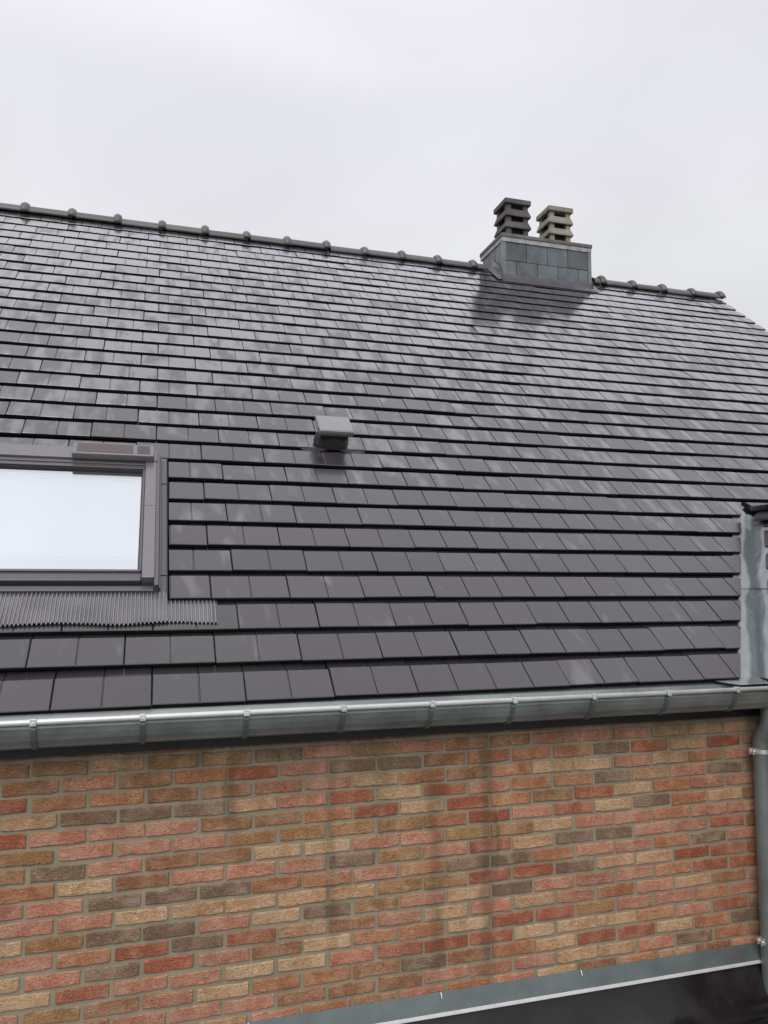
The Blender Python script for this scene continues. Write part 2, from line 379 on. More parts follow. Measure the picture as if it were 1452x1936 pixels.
# roof deck (thin slab below the tiles), both slopes
N_DECK = -0.075
deck = MB(); ap = RIDGE_Y
apz = plane_z(ap) - 0.10
ey, ez = EAVE_Y + 0.05, plane_z(EAVE_Y + 0.05) - 0.085
by = 2 * ap - ey
deck.alongx([(ey, CZ + ez), (ap, CZ + apz), (by, CZ + ez), (by, CZ + ez - 0.08), (ap, CZ + apz - 0.09), (ey, CZ + ez - 0.08)], LEFT_X, VERGE_X - 0.03)
roof = put('roof', deck, M_DECK, house, label='steep dark tiled roof slope, wet with rain')

# ---- tile shape
T_T = 0.0265; T_SLOPE = 0.0075 / GAUGE; T_KNEE = GAUGE - 0.042; T_LEN = GAUGE + 0.032
def tile_mb(x0, x1, groove=True):
    mb = MB(); e = 0.0018
    a, b = x0 + e, x1 - e; mid = (x0 + x1) / 2
    prof = [(a, -T_T), (a, -0.003), (a + 0.003, 0), (mid - 0.0035, 0), (mid - 0.0015, -0.0045), (mid + 0.0015, -0.0045), (mid + 0.0035, 0), (b - 0.003, 0), (b, -0.003), (b, -T_T)]
    if not groove: prof = [prof[0], prof[1], prof[2], prof[7], prof[8], prof[9]]
    def st(y, dz, flat=None):
        return lambda px, pz: (px, y, (min(pz, flat) if flat is not None else pz) + dz)
    mb.sweep(prof, [st(0.008, 0.0, -T_T), st(0.0, 0, -0.0030), st(0.0030, -0.0003), st(T_KNEE, -T_SLOPE * T_KNEE), st(GAUGE - 0.014, -0.0335), st(T_LEN, -0.0365)])
    # underside at the nose
    mb.add([(a, 0.008, -T_T), (b, 0.008, -T_T), (b, 0.06, -T_T - 0.003), (a, 0.06, -T_T - 0.003)], [(0, 1, 2, 3)])
    return mb
def set_attr(me, name, val):
    if isinstance(val, tuple):
        at = me.attributes.new(name, 'FLOAT_COLOR', 'FACE')
        for d in at.data: d.color = (*val, 1)
    else:
        at = me.attributes.new(name, 'FLOAT', 'FACE')
        at.data.foreach_set('value', [val] * len(at.data))
def tile_edges(me):                                           # noses, flanks and grooves: darker matt colour that paints in their shade
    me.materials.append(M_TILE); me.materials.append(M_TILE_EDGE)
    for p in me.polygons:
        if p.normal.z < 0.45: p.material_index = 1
M_TILE_EDGE = simple('shaded_tile_edge', (0.020, 0.018, 0.022), 0.75, 0, 0.2, 30, 0.05, 0.2)
NVAR = 12
tile_vars = []
for k in range(NVAR):
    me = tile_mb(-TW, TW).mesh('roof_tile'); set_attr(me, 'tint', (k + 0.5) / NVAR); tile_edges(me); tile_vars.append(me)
# openings in the tiled field
WIN_X1 = 0.098; WIN_ROWS = range(3, 9)
def valley_cut(s): return 2.90 + 0.70 * s                    # the tiles' sawn edge along the valley
WING_TOP = 8                                                # courses below this stop at the wing
def valley_cut_r(s): return 5.22 - 0.70 * s
roof_rot = Euler((P_ROOF, 0, 0))
tiles = []                                                   # (matrix, clip planes, centre)
N_ROWS = 31
for k in range(N_ROWS):
    phase = X_PHASE + (0.02 if k % 2 == 0 else -0.5 * TW)
    i0 = math.floor((LEFT_X - phase) / (2 * TW)) ; i1 = math.ceil((VERGE_X - phase) / (2 * TW))
    for i in range(i0, i1):
        xa = phase + i * 2 * TW; xb = xa + 2 * TW; xc = (xa + xb) / 2; s0 = k * GAUGE
        cuts = []
        if xa < LEFT_X - 1e-4: cuts.append(('L', LEFT_X))
        if xb > VERGE_X: cuts.append(('R', VERGE_X))
        segs = [(None)]
        if k in WIN_ROWS:
            if xb < WIN_X1 + 0.02 and xb > -0.98: 
                if xa > -1.02: continue
                cuts.append(('R', -1.0))
            elif xa < WIN_X1 and xb > -0.9: cuts.append(('L', WIN_X1))
        pieces = [cuts]
        if k < WING_TOP:
            a, b, a2, b2 = valley_cut(s0), valley_cut_r(s0), valley_cut(s0 + T_LEN), valley_cut_r(s0 + T_LEN)
            pieces = []
            if xb <= a or xa >= b: pieces = [cuts]
            else:
                if xa < a2: pieces.append(cuts + [('V', None)])
                if xb > b2: pieces.append(cuts + [('VR', None)])
        if not pieces: continue
        ds = random.gauss(0, 0.0016)
        if k == 0: ds -= 0.021 * max(0, min(1.3, (2.4 - xc) / 2.9))
        M = Matrix.Translation(Rf(xc, s0 + ds, random.gauss(0, 0.0007))) @ roof_rot.to_matrix().to_4x4() @ \
            Euler((random.gauss(0, 0.010), random.gauss(0, 0.0045), random.gauss(0, 0.0035))).to_matrix().to_4x4()
        # size in the picture
        pr = [project(Rf(x, s, 0)) for x, s in ((xa, s0), (xb, s0), (xb, s0 + GAUGE), (xa, s0 + GAUGE))]
        area = 0; vis = False
        if all(pr):
            vis = any(-4 < p[0] < W_PX + 4 and -4 < p[1] < H_PX + 4 for p in pr)
            cl = [(min(max(p[0], 0), W_PX), min(max(p[1], 0), H_PX)) for p in pr]
            area = abs(sum(cl[q][0] * cl[(q+1) % 4][1] - cl[(q+1) % 4][0] * cl[q][1] for q in range(4))) / 2
        for cuts in pieces: tiles.append([area if vis else 0, M, cuts, xc, k])
def clip_tile(M, cuts, tint):
    mb = tile_mb(-TW, TW); me = mb.mesh('roof_tile', recalc=True)
    bm = bmesh.new(); bm.from_mesh(me); bpy.data.meshes.remove(me)
    Mi = M.inverted()
    for c, val in cuts:
        if c in 'LR':
            co = Rf(val, 0, 0); no = Vector((-1, 0, 0)) if c == 'L' else Vector((1, 0, 0))
        elif c == 'V':
            A = Rf(valley_cut(0), 0, 0); D = Rf(valley_cut(1), 1, 0) - A; co = A; no = D.cross(Vector((0, -sP, cP)))
        else:
            A = Rf(valley_cut_r(0), 0, 0); D = Rf(valley_cut_r(1), 1, 0) - A; co = A; no = -D.cross(Vector((0, -sP, cP)))
        lco = Mi @ co; lno = (Mi.to_3x3() @ no).normalized()
        r = bmesh.ops.bisect_plane(bm, geom=list(bm.verts) + list(bm.edges) + list(bm.faces), plane_co=lco, plane_no=lno, clear_outer=True)
        es = [e for e in r['geom_cut'] if isinstance(e, bmesh.types.BMEdge)]
        if es:
            try: bmesh.ops.contextual_create(bm, geom=es)
            except Exception: pass
    me = bpy.data.meshes.new('roof_tile'); bm.to_mesh(me); bm.free()
    if len(me.polygons) == 0: return None
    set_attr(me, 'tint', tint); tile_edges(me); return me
tiles.sort(key=lambda t: -t[0])
rest_v, rest_f, rest_t, rest_m = [], [], [], []
for n, (area, M, cuts, xc, k) in enumerate(tiles):
    tint = random.random()
    me = clip_tile(M, cuts, tint) if cuts else random.choice(tile_vars)
    if me is None: continue
    if n < 300 and area > 0:
        o = bpy.data.objects.new('roof_tile', me); C.objects.link(o); o.parent = roof
        o.matrix_basis = M
    else:
        b = len(rest_v); rest_v += [M @ v.co for v in me.vertices]
        for p in me.polygons: rest_f.append([b + i for i in p.vertices]); rest_t.append(tint); rest_m.append(p.material_index)
# the cut strip of tile under the ridge
phase = X_PHASE - 0.5 * TW; s0 = N_ROWS * GAUGE
for i in range(math.floor((LEFT_X - phase) / (2*TW)) + 1, math.ceil((VERGE_X - phase) / (2*TW))):
    xc = phase + (i + 0.5) * 2 * TW
    if xc + TW > VERGE_X or 3.75 < xc < 5.15: continue
    mb = tile_mb(-TW, TW); M = Matrix.Translation(Rf(xc, s0, 0)) @ roof_rot.to_matrix().to_4x4()
    b = len(rest_v); rest_v += [M @ Vector((v.co.x, v.co.y * 0.35, v.co.z)) for v in tile_vars[0].vertices]
    for p in tile_vars[0].polygons: rest_f.append([b + q for q in p.vertices]); rest_t.append(random.random()); rest_m.append(p.material_index)
def rest_mesh(name, v, f, t):
    me = bpy.data.meshes.new(name); me.from_pydata([tuple(x) for x in v], [], f)
    at = me.attributes.new('tint', 'FLOAT', 'FACE'); at.data.foreach_set('value', t); return me
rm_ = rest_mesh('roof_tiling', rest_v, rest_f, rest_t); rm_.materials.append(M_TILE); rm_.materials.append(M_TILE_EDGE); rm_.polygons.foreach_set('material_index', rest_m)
put('roof_tiling', rm_, None, roof, kind='stuff', label='distant upper courses of wet dark tiles')

# ---- ridge tiles
RT_R = 0.10; RT_Z = -0.02 + 3.74
def ridge_piece(r, x0, x1, squash=1.0, bulge=0.0):
    mb = MB(); prof = []
    for i in range(13):
        a = math.pi * i / 12; prof.append((-math.cos(a) * r, math.sin(a) * r * squash))
    inn = [(p[0] * 0.86, p[1] * 0.86) for p in prof[::-1]]
    full = prof + inn
    def st(x, sc=1.0): return lambda a, b: (x, a * sc, b * sc)
    if bulge:
        n = 6; sts = [st(x0 + (x1 - x0) * q / n, 1 + bulge * math.sin(math.pi * q / n)) for q in range(n + 1)]
    else: sts = [st(x0), st((x0 + x1) / 2), st(x1)]
    mb.sweep(full, sts, close=True, caps=False, smooth=True)
    for x in (x0, x1):
        k = len(prof); vs = [(x, *p) for p in prof] + [(x, *p) for p in inn[::-1]]
        mb.add(vs, [(i, i + 1, k + i + 1, k + i) for i in range(k - 1)])
    return mb
RS = 0.4425
r_me = ridge_piece(RT_R, -RS + 0.035, 0.01, 1.0).mesh('ridge_tile'); r_me.materials.append(M_RIDGE)
c_me = ridge_piece(RT_R * 1.10, -0.038, 0.038, 1.05, 0.16).mesh('ridge_collar'); c_me.materials.append(M_RIDGE)
rx = [-1.283 + RS * k for k in range(-4, 12)] + [5.32 + RS * k for k in range(0, 5)]
for x in rx:
    if 3.65 < x < 5.3: continue
    jz = random.gauss(0, 0.004)
    o = put('ridge_tile', r_me, None, roof); o.location = (x, RIDGE_Y, CZ + RT_Z + jz); o.rotation_euler = (random.gauss(0, .02), random.gauss(0, .006), 0)
    if x <= 5.4 and x > 5.2: o.scale.x = 0.3
    c = put('ridge_collar', c_me, None, roof); c.location = (x, RIDGE_Y, CZ + RT_Z + jz + 0.004); c.rotation_euler = (random.gauss(0, .04), 0, 0)
o = put('ridge_tile', r_me, None, roof); o.location = (3.76, RIDGE_Y, CZ + RT_Z); o.scale.x = 0.5
# ---- gable end and back
gw = MB()
for x0, x1 in ((VERGE_X - 0.30, VERGE_X - 0.06), (LEFT_X + 0.05, LEFT_X + 0.25)):
    pf = [(WALL_Y + 0.02, 0.0), (by - 0.15, 0.0), (by - 0.15, CZ + plane_z(WALL_Y) - 0.2), (ap, CZ + apz - 0.12), (WALL_Y + 0.02, CZ + plane_z(WALL_Y) - 0.2)]
    gw.alongx(pf, x0, x1)
put('gable_wall', gw, M_SIDE_BRICK, house)
vt = MB(Rf); vt.box(VERGE_X - 0.034, VERGE_X - 0.006, 0.02, N_ROWS * GAUGE - 0.03, -0.17, -0.030); put('verge_board', vt, M_BLACK, house)

# ---- brick wall
WALL_X1 = 3.165
wall_mb = MB()
def wall_grid(x0, x1, z0, z1):
    wall_mb.add([tuple(Wd(x0, WALL_Y + 0.0065, z0)), tuple(Wd(x1, WALL_Y + 0.0065, z0)), tuple(Wd(x1, WALL_Y + 0.0065, z1)), tuple(Wd(x0, WALL_Y + 0.0065, z1)),
                 tuple(Wd(x0, WALL_Y + 0.1, z0)), tuple(Wd(x1, WALL_Y + 0.1, z0)), tuple(Wd(x1, WALL_Y + 0.1, z1)), tuple(Wd(x0, WALL_Y + 0.1, z1))],
                [(0, 1, 2, 3), (4, 7, 6, 5), (0, 4, 5, 1), (3, 2, 6, 7), (0, 3, 7, 4), (1, 5, 6, 2)])
wall_grid(LEFT_X + 0.06, VERGE_X - 0.06, -4.39, -0.50)
wall = put('wall', wall_mb, M_MORTAR, house, label='wall of mixed red, pink, tan and brown bricks in running bond')
PAL = {'P': (0.575, 0.272, 0.190), 'R': (0.455, 0.15, 0.088), 'O': (0.520, 0.240, 0.125), 'C': (0.638, 0.416, 0.249), 'Y': (0.44, 0.248, 0.116), 'G': (0.27, 0.18, 0.125), 'B': (0.393, 0.197, 0.107)}
ROWS = {-1: 'BBRRBYRBPBBPPBOOC', 0: 'BYCYYGPYPBBOPPCCC', 1: 'BPBORPGGBOOOGRCRB', 2: 'ROOBBRPCOBOCCPCOP', 3: 'CGGGCPRCRPOOGCPGB',
        4: 'RPPPYBORCROYRCOPP', 5: 'YPPPYYYYORPRCGOCB', 6: 'YGPBBCCPPYYCPPOPP', 7: 'OCBPPPGYPRCGGPPRB', 8: 'PPGGGOOPOGGOPPOGP',
        9: 'PPCCCCCYYRRGCCRRR', 10: 'CYGGPCGYPCGPPPORR', 11: 'PORGRCBPCPCPOPCBP', 12: 'CPGRPBCOOCRRYPPOP', 13: 'CRPPCCPRRRCCCOPRB',
        14: 'PYBPCOOBGBOCRRCOG', 15: 'PBPPPBBBPPPCCPGOB', 16: 'COOPCPOBPOPCBOCBP'}
BH, BL = 0.0535, 0.2075
def brick_mesh(length, seed):
    rnd = random.Random(seed); mb = MB(); nx = 7
    h2, l2 = BH / 2, length / 2
    # outline rows: bottom / top edges wander, corners slightly rounded
    xs = [-l2 + length * i / nx for i in range(nx + 1)]
    bot = [-h2 + rnd.uniform(-0.0018, 0.0026) for _ in xs]; top = [h2 + rnd.uniform(-0.0026, 0.0016) for _ in xs]
    for a in (0, nx): bot[a] += rnd.uniform(-0.001, 0.003); top[a] -= rnd.uniform(-0.001, 0.003)
    slant = rnd.uniform(-0.002, 0.002)
    xs[0] += rnd.uniform(-0.002, 0.003); xs[-1] += rnd.uniform(-0.003, 0.002)
    outer = [(x, b + slant * x / l2) for x, b in zip(xs, bot)] + [(x, t + slant * x / l2) for x, t in zip(xs[::-1], top[::-1])]
    n = len(outer)
    def inset(p, d):
        return (p[0] - math.copysign(min(d, abs(p[0])) if abs(p[0]) > l2 - 0.012 else 0, p[0]), p[1] - math.copysign(d, p[1]))
    back = [(x, 0.03, z) for x, z in outer]; mid = [(x, 0.002, z) for x, z in outer]
    fro = [(*inset((x, z), 0.0028)[:1], -0.0012 + rnd.uniform(-0.001, 0.001), inset((x, z), 0.0028)[1]) for x, z in outer]
    vs = back + mid + fro; fs = []
    for ring in (0, 1):
        for i in range(n):
            j = (i + 1) % n; fs.append((ring * n + i, ring * n + j, (ring + 1) * n + j, (ring + 1) * n + i))
    for i in range(nx):
        fs.append((2 * n + i, 2 * n + i + 1, 2 * n + n - 2 - i, 2 * n + n - 1 - i))
    mb.add(vs, fs); return mb
brick_lib = {}
for c in PAL:
    for q in range(6):
        rnd = random.Random(hash((ord(c), q)))
        lum = rnd.uniform(0.86, 1.14); hue = rnd.uniform(-0.06, 0.06)
        col = tuple(min(0.66, v * lum * k) for v, k in zip(PAL[c], (1 + 0.3 * hue, 1 + hue, 1 + hue * 1.3)))
        me = brick_mesh(BL, ord(c) * 31 + q).mesh('brick'); set_attr(me, 'bcol', col); set_attr(me, 'tint', rnd.random()); me.materials.append(M_BRICK)
        brick_lib[c, q] = me
bkv, bkf, bkt, bkc = [], [], [], []
nb = 0
for i in range(-2, 20):
    odd = i % 2
    zc = BR_Z - BR_C * i + BH / 2
    row = ROWS.get(i)
    for n in range(-14, 32):
        xl = BR_X + BR_B * (n + (0.5 if odd else 0)); xc = xl + BR_B / 2
        if xc - BL / 2 < LEFT_X + 0.06 or xc + BL / 2 > VERGE_X - 0.06: continue
        if 3.2 < xc < 5.1 and i < 60 and xc - BL / 2 > WALL_X1: continue
        idx = n + 1
        shown = row is not None and 0 <= idx < len(row) and -0.80 < xc < 3.20
        c = row[idx] if shown else random.choice('PPPROOCCYGB')
        me = brick_lib[c, random.randrange(6)]
        M = Matrix.Translation(Wd(xc + random.gauss(0, 0.0016), WALL_Y + random.uniform(-0.0015, 0.002), zc + random.gauss(0, 0.0012))) @ Euler((0, random.gauss(0, 0.004), random.gauss(0, 0.004))).to_matrix().to_4x4()
        M = M @ Matrix.Diagonal((random.uniform(0.972, 1.022), 1, random.uniform(0.95, 1.04), 1))
        if random.random() < 0.5: M = M @ Matrix.Rotation(math.pi, 4, 'Y')
        pc = project(Wd(xc, WALL_Y, zc))
        if shown and pc and -60 < pc[0] < W_PX + 40 and pc[1] < H_PX + 25 and nb < 300:
            o = bpy.data.objects.new('brick', me); C.objects.link(o); o.parent = wall; o.matrix_basis = M; nb += 1
        else:
            b0 = len(bkv); bkv += [M @ v.co for v in me.vertices]
            cc = tuple(me.attributes['bcol'].data[0].color); tt = me.attributes['tint'].data[0].value
            for p in me.polygons: bkf.append([b0 + q for q in p.vertices]); bkt.append(tt); bkc.append(cc)
me = rest_mesh('brickwork', bkv, bkf, bkt)
at = me.attributes.new('bcol', 'FLOAT_COLOR', 'FACE')
for d, c in zip(at.data, bkc): d.color = c
put('brickwork', me, M_BRICK, wall, kind='stuff', label='remaining bricks at the edges of the wall')
# mortar smears and small chips left on the face
# ---- fascia
fa = MB()
fa.box(LEFT_X + 0.06, WALL_X1 - 0.004, 3.470, 3.494, CZ - 0.682, CZ - 0.44)
fa.box(LEFT_X + 0.06, WALL_X1 - 0.004, 3.494, 3.56, CZ - 0.678, CZ - 0.655)
put('fascia', fa, M_BLACK, house, label='black board below the gutter')
# ---- wall flashing above the flat roof
fl = MB()
fl.alongx([(3.4915, CZ - 1.823), (3.4945, CZ - 1.826), (3.470, CZ - 1.899), (3.4665, CZ - 1.897)], LEFT_X + 0.1, 2.066)
fl.alongx([(3.4895, CZ - 1.824), (3.4925, CZ - 1.827), (3.468, CZ - 1.901), (3.4645, CZ - 1.899)], 2.060, WALL_X1)
flash = put('wall_flashing', fl, M_FLASH, house, label='grey zinc strip along the foot of the brick wall')
lp = MB(); lp.alongx([(3.4655, CZ - 1.8975), (3.457, CZ - 1.9030), (3.455, CZ - 1.9095), (3.458, CZ - 1.912), (3.4645, CZ - 1.903)], LEFT_X + 0.1, WALL_X1)
put('lip', lp, M_BEAD, flash, label='bright folded edge')
for x in (1.31, 2.02, 0.45):
    k = MB(); k.tube([Wd(x, 3.484, -1.821), Wd(x, 3.474, -1.832), Wd(x, 3.471, -1.842)], 0.0022, 8); put('hook', k, M_GALV, flash)

# ---- valley and chimney belong to the house
vy = MB()
VX0, VY0, VZ0 = 3.05, 3.403, -0.470
vd = (0.934, 1.042, 0.891)
P2 = math.atan2(vd[2], vd[0])
def Vc(t, side, w, lift=0.0):                                # along the valley t (in units of vd), sideways in plan of either slope
    x, y, z = VX0 + vd[0] * t, VY0 + vd[1] * t, VZ0 + vd[2] * t
    if side < 0: x -= w                                     # on the main slope: level, towards -X
    else: y -= w                                            # on the wing slope: level, towards -Y
    return Wd(x, y, z + lift)
def valley_sheet(t0, t1, lift):
    mb = MB(); w = 0.30; wm_ = 0.158
    mb.add([tuple(Vc(t0, -1, wm_, lift)), tuple(Vc(t0, -1, 0.006, lift)), tuple(Vc(t0, -1, 0, lift + 0.006)), tuple(Vc(t0, 1, 0.006, lift)), tuple(Vc(t0, 1, w, lift)),
            tuple(Vc(t1, -1, wm_, lift)), tuple(Vc(t1, -1, 0.006, lift)), tuple(Vc(t1, -1, 0, lift + 0.006)), tuple(Vc(t1, 1, 0.006, lift)), tuple(Vc(t1, 1, w, lift))],
           [(0, 1, 6, 5), (1, 2, 7, 6), (2, 3, 8, 7), (3, 4, 9, 8)])
    return mb
va = valley_sheet(0.0, 0.53, -0.006); vbm = valley_sheet(0.505, 1.06, 0.004)
va.v += vbm.v; va.f += [[i + 10 for i in f] for f in vbm.f]; va.sm += vbm.sm
# thickness edge of the upper sheet
va.add([tuple(Vc(0.505, -1, 0.158, 0.004)), tuple(Vc(0.505, -1, 0, 0.006)), tuple(Vc(0.505, -1, 0, -0.010)), tuple(Vc(0.505, -1, 0.158, -0.012))], [(0, 1, 2, 3)])
va.add([tuple(Vc(0.505, 1, 0.30, 0.004)), tuple(Vc(0.505, 1, 0, 0.006)), tuple(Vc(0.505, 1, 0, -0.010)), tuple(Vc(0.505, 1, 0.30, -0.012))], [(0, 1, 2, 3)])
va.add([tuple(Vc(1.055, -1, 0.158, 0.004)), tuple(Vc(1.055, -1, 0, 0.004)), tuple(Rf(4.25, 1.70, -0.045)), tuple(Rf(4.00, 1.70, -0.045))], [(0, 1, 2, 3)])
# apron dressed over the eave towards the gutter
va.add([tuple(Vc(0.0, -1, 0.30, -0.006)), tuple(Vc(0.0, -1, 0, -0.002)), tuple(Wd(3.10, 3.318, -0.497)), tuple(Wd(2.86, 3.318, -0.497)), tuple(Wd(2.76, 3.36, -0.482))], [(0, 1, 2, 3, 4)])
va.add([tuple(Vc(0.0, 1, 0, -0.002)), tuple(Vc(0.0, 1, 0.22, -0.006)), tuple(Wd(3.14, 3.30, -0.47)), tuple(Wd(3.10, 3.318, -0.497))], [(0, 1, 2, 3)])
put('valley_gutter', va.mesh('valley_gutter', recalc=False), M_VALLEY, house, label='folded pale zinc valley with a dark wet streak')

CX0, CX1, CYF, CYB = 3.865, 5.025, 8.06, 8.66
CZB, CZS, CZT = 3.50, 4.015, 4.062
ch = MB(); ch.box(CX0 + 0.012, CX1 - 0.012, CYF + 0.012, CYB - 0.012, CZ + 3.2, CZ + CZT - 0.01)
chim = put('chimney', ch, M_BLACK, house, label='squat chimney stack clad in blue-grey slates on the ridge')
def slate(x0, x1, z0, z1, face):
    mb = MB(); e = 0.0035; t = 0.010
    j = random.uniform(0, 0.003)
    if face == 'F': mb.box(x0 + e, x1 - e, CYF - j, CYF + t, CZ + z0 + e, CZ + z1 - e, 0.002)
    elif face == 'L': mb.box(CX0 - j, CX0 + t, x0 + e, x1 - e, CZ + z0 + e, CZ + z1 - e, 0.002)
    else: mb.box(CX1 - t, CX1 + j, x0 + e, x1 - e, CZ + z0 + e, CZ + z1 - e, 0.002)
    put('slate', mb, M_SLATE, chim)
xs = [CX0 + 0.035 + (CX1 - CX0 - 0.07) * q / 4 for q in range(5)]
for q in range(4): slate(xs[q], xs[q + 1], 3.785, CZS, 'F')
hx = [xs[0]] + [(xs[q] + xs[q + 1]) / 2 for q in range(4)] + [xs[4]]
for q in range(5): slate(hx[q], hx[q + 1], 3.615, 3.785, 'F')
for face in 'LR':
    ys = [CYF + 0.035, CYF + 0.2, CYF + 0.38, CYB - 0.03]
    for q in range(3): slate(ys[q], ys[q + 1], 3.785, CZS, face)
    for a, b in zip([CYF + 0.035, CYF + 0.29], [CYF + 0.29, CYB - 0.03]): slate(a, b, 3.58, 3.785, face)
for x0 in (CX0, CX1):
    sgn = -1 if x0 == CX0 else 1
    mb = MB(); q = 0.006
    mb.box(min(x0 + sgn * q, x0 - sgn * 0.035), max(x0 + sgn * q, x0 - sgn * 0.035), CYF - q, CYF + 0.011, CZ + 3.55, CZ + CZT - 0.012)
    mb.box(min(x0 + sgn * (q + .002), x0 - sgn * 0.011), max(x0 + sgn * (q + .002), x0 - sgn * 0.011), CYF - q - 0.001, CYF + 0.036, CZ + 3.545, CZ + CZT - 0.014)
    put('corner_trim', mb, M_GALV if False else M_LEAD, chim)
bd = MB(); bd.box(CX0 - 0.012, CX1 + 0.012, CYF - 0.012, CYB + 0.012, CZ + CZS - 0.004, CZ + CZT); put('band', bd, M_BAND, chim, label='pale metal band round the top of the stack')
cp = MB(); cp.box(CX0 - 0.022, CX1 + 0.022, CYF - 0.022, CYB + 0.022, CZ + CZT, CZ + CZT + 0.048, 0.012); put('capping', cp, M_CONC, chim)
def roofpt_y(x, y, n): 
    s = (y - EAVE_Y + n * sP) / cP; return Rf(x, s, n)
fa_mb = MB(); fa_mb.add([tuple(Wd(CX0 - 0.02, CYF - 0.010, 3.618)), tuple(Wd(CX1 + 0.02, CYF - 0.010, 3.618)), tuple(roofpt_y(CX1 + 0.03, CYF - 0.022, 0.022)), tuple(roofpt_y(CX0 - 0.03, CYF - 0.022, 0.022)),
           tuple(roofpt_y(CX1 + 0.05, CYF - 0.075, 0.006)), tuple(roofpt_y(CX0 - 0.04, CYF - 0.075, 0.006))], [(0, 1, 2, 3), (3, 2, 4, 5)])
put('apron', fa_mb, M_APR_D, chim)
for sx, xx in ((-1, CX0), (1, CX1)):
    ap_mb = MB()
    ap_mb.add([tuple(roofpt_y(xx + sx * 0.012, CYF - 0.03, 0.012)), tuple(roofpt_y(xx + sx * 0.012, RIDGE_Y, 0.012)), tuple(roofpt_y(xx + sx * 0.012, RIDGE_Y, 0.012) + Vector((0, 0, 0.10))), tuple(roofpt_y(xx + sx * 0.012, CYF - 0.03, 0.012) + Vector((0, 0, 0.10)))], [(0, 1, 2, 3)])
    ap_mb.add([tuple(roofpt_y(xx + sx * 0.012, CYF - 0.04, 0.014)), tuple(roofpt_y(xx + sx * 0.012, RIDGE_Y, 0.014)), tuple(roofpt_y(xx + sx * 0.10, RIDGE_Y, 0.006)), tuple(roofpt_y(xx + sx * 0.085, CYF - 0.06, 0.012))], [(0, 1, 2, 3)])
    put('flashing', ap_mb, M_LEAD, chim)

# ------------------------------------------------------------------ chimney pots
def chimney_pot(x, y, z, mat, label, size=1.0):
    t = thing('chimney_pot', label, 'chimney pot', Wd(x, y, z), 'louvred chimney pots on the stack')
    def at(mb): mb.v = [Vector((x, y, z + CZ)) + Vector(v) * size for v in mb.v]; return mb
    def ring(z0, z1, a0, a1, th=0.022):
        mb = MB()
        o = [(-1, -1), (1, -1), (1, 1), (-1, 1)]
        vs = [(p * a0, q * a0, z0) for p, q in o] + [(p * a0 * 1.0, q * a0, z0 + 0.018) for p, q in o] + [(p * a1, q * a1, z1) for p, q in o] + \
             [(p * (a1 - th), q * (a1 - th), z1) for p, q in o] + [(p * (a0 - th), q * (a0 - th), z0) for p, q in o]
        fs = []
        for r in range(4):
            for i in range(4): fs.append((r*4+i, r*4+(i+1) % 4, (r+1)*4+(i+1) % 4, (r+1)*4+i))
        for i in range(4): fs.append((16+i, 16+(i+1) % 4, (i+1) % 4, i))
        mb.add(vs, fs); return mb
    b = MB(); b.box(-0.150, 0.150, -0.150, 0.150, 0, 0.085, 0.008); put('base', at(b), mat, t)
    c = MB(); c.box(-0.085, 0.085, -0.085, 0.085, 0.05, 0.50); put('flue', at(c), M_SOOT, t)
    for p in (-1, 1):
        for q in (-1, 1):
            k = MB(); k.box(p * 0.112 - 0.030, p * 0.112 + 0.030, q * 0.112 - 0.030, q * 0.112 + 0.030, 0.06, 0.49, 0.005); put('post', at(k), mat, t)
    put('louvre', at(ring(0.175, 0.262, 0.168, 0.143)), mat, t); put('louvre', at(ring(0.322, 0.415, 0.168, 0.143)), mat, t)
    l = MB(); l.box(-0.172, 0.172, -0.172, 0.172, 0.475, 0.537, 0.010); put('lid', at(l), mat, t)
    return t
chimney_pot(4.155, 8.385, CZT + 0.044, M_POT_DARK, 'dark sooty chimney pot with stacked louvres, the left one')
chimney_pot(4.735, 8.385, CZT + 0.044, M_POT_PALE, 'pale beige chimney pot with stacked louvres, the right one', 0.98)

# ------------------------------------------------------------------ roof window
rw = thing('roof_window', 'roof window with anthracite frame and bright glass reflecting the sky', 'roof window', Rf(-0.43, 1.2, 0))
WX0, WX1 = -0.93, 0.048
S0, S1 = 0.665, 1.86
def rb(x0, x1, s0, s1, n0, n1, bev=0.0): mb = MB(Rf); mb.box(x0, x1, s0, s1, n0, n1, bev); return mb
fm = MB(Rf)                                                  # fixed frame
fm.box(WX0, WX0 + 0.022, S0, S1 - 0.01, -0.10, 0.052, 0.004); fm.box(WX1 - 0.022, WX1, S0, S1 - 0.01, -0.10, 0.052, 0.004)
fm.box(WX0 + 0.022, WX1 - 0.022, S0 - 0.005, S0 + 0.03, -0.10, 0.020, 0.003); fm.box(WX0 + 0.022, WX1 - 0.022, S1 - 0.05, S1 - 0.012, -0.10, 0.04, 0.003)
put('frame', fm, M_FRAME, rw)
for sx in (WX0 + 0.020, WX1 - 0.020 - 0.058):                # side claddings of the sash, in two lengths with an open joint
    put('side_cover', rb(sx, sx + 0.058, S0 + 0.045, 1.300, 0.0, 0.060, 0.005), M_COVER, rw)
    put('side_cover', rb(sx, sx + 0.058, 1.304, S1 - 0.115, 0.0, 0.058, 0.004), M_COVER, rw)
GX0, GX1, GS0, GS1 = WX0 + 0.088, WX1 - 0.088, S0 + 0.125, S1 - 0.185
sh = MB(Rf)
sh.box(GX0 - 0.008, GX1 + 0.008, GS0 - 0.080, GS0 - 0.022, -0.03, 0.040, 0.004)   # bottom rail
sh.box(GX0 - 0.004, GX1 + 0.004, GS0 - 0.024, GS0 - 0.010, -0.03, 0.050, 0.003)
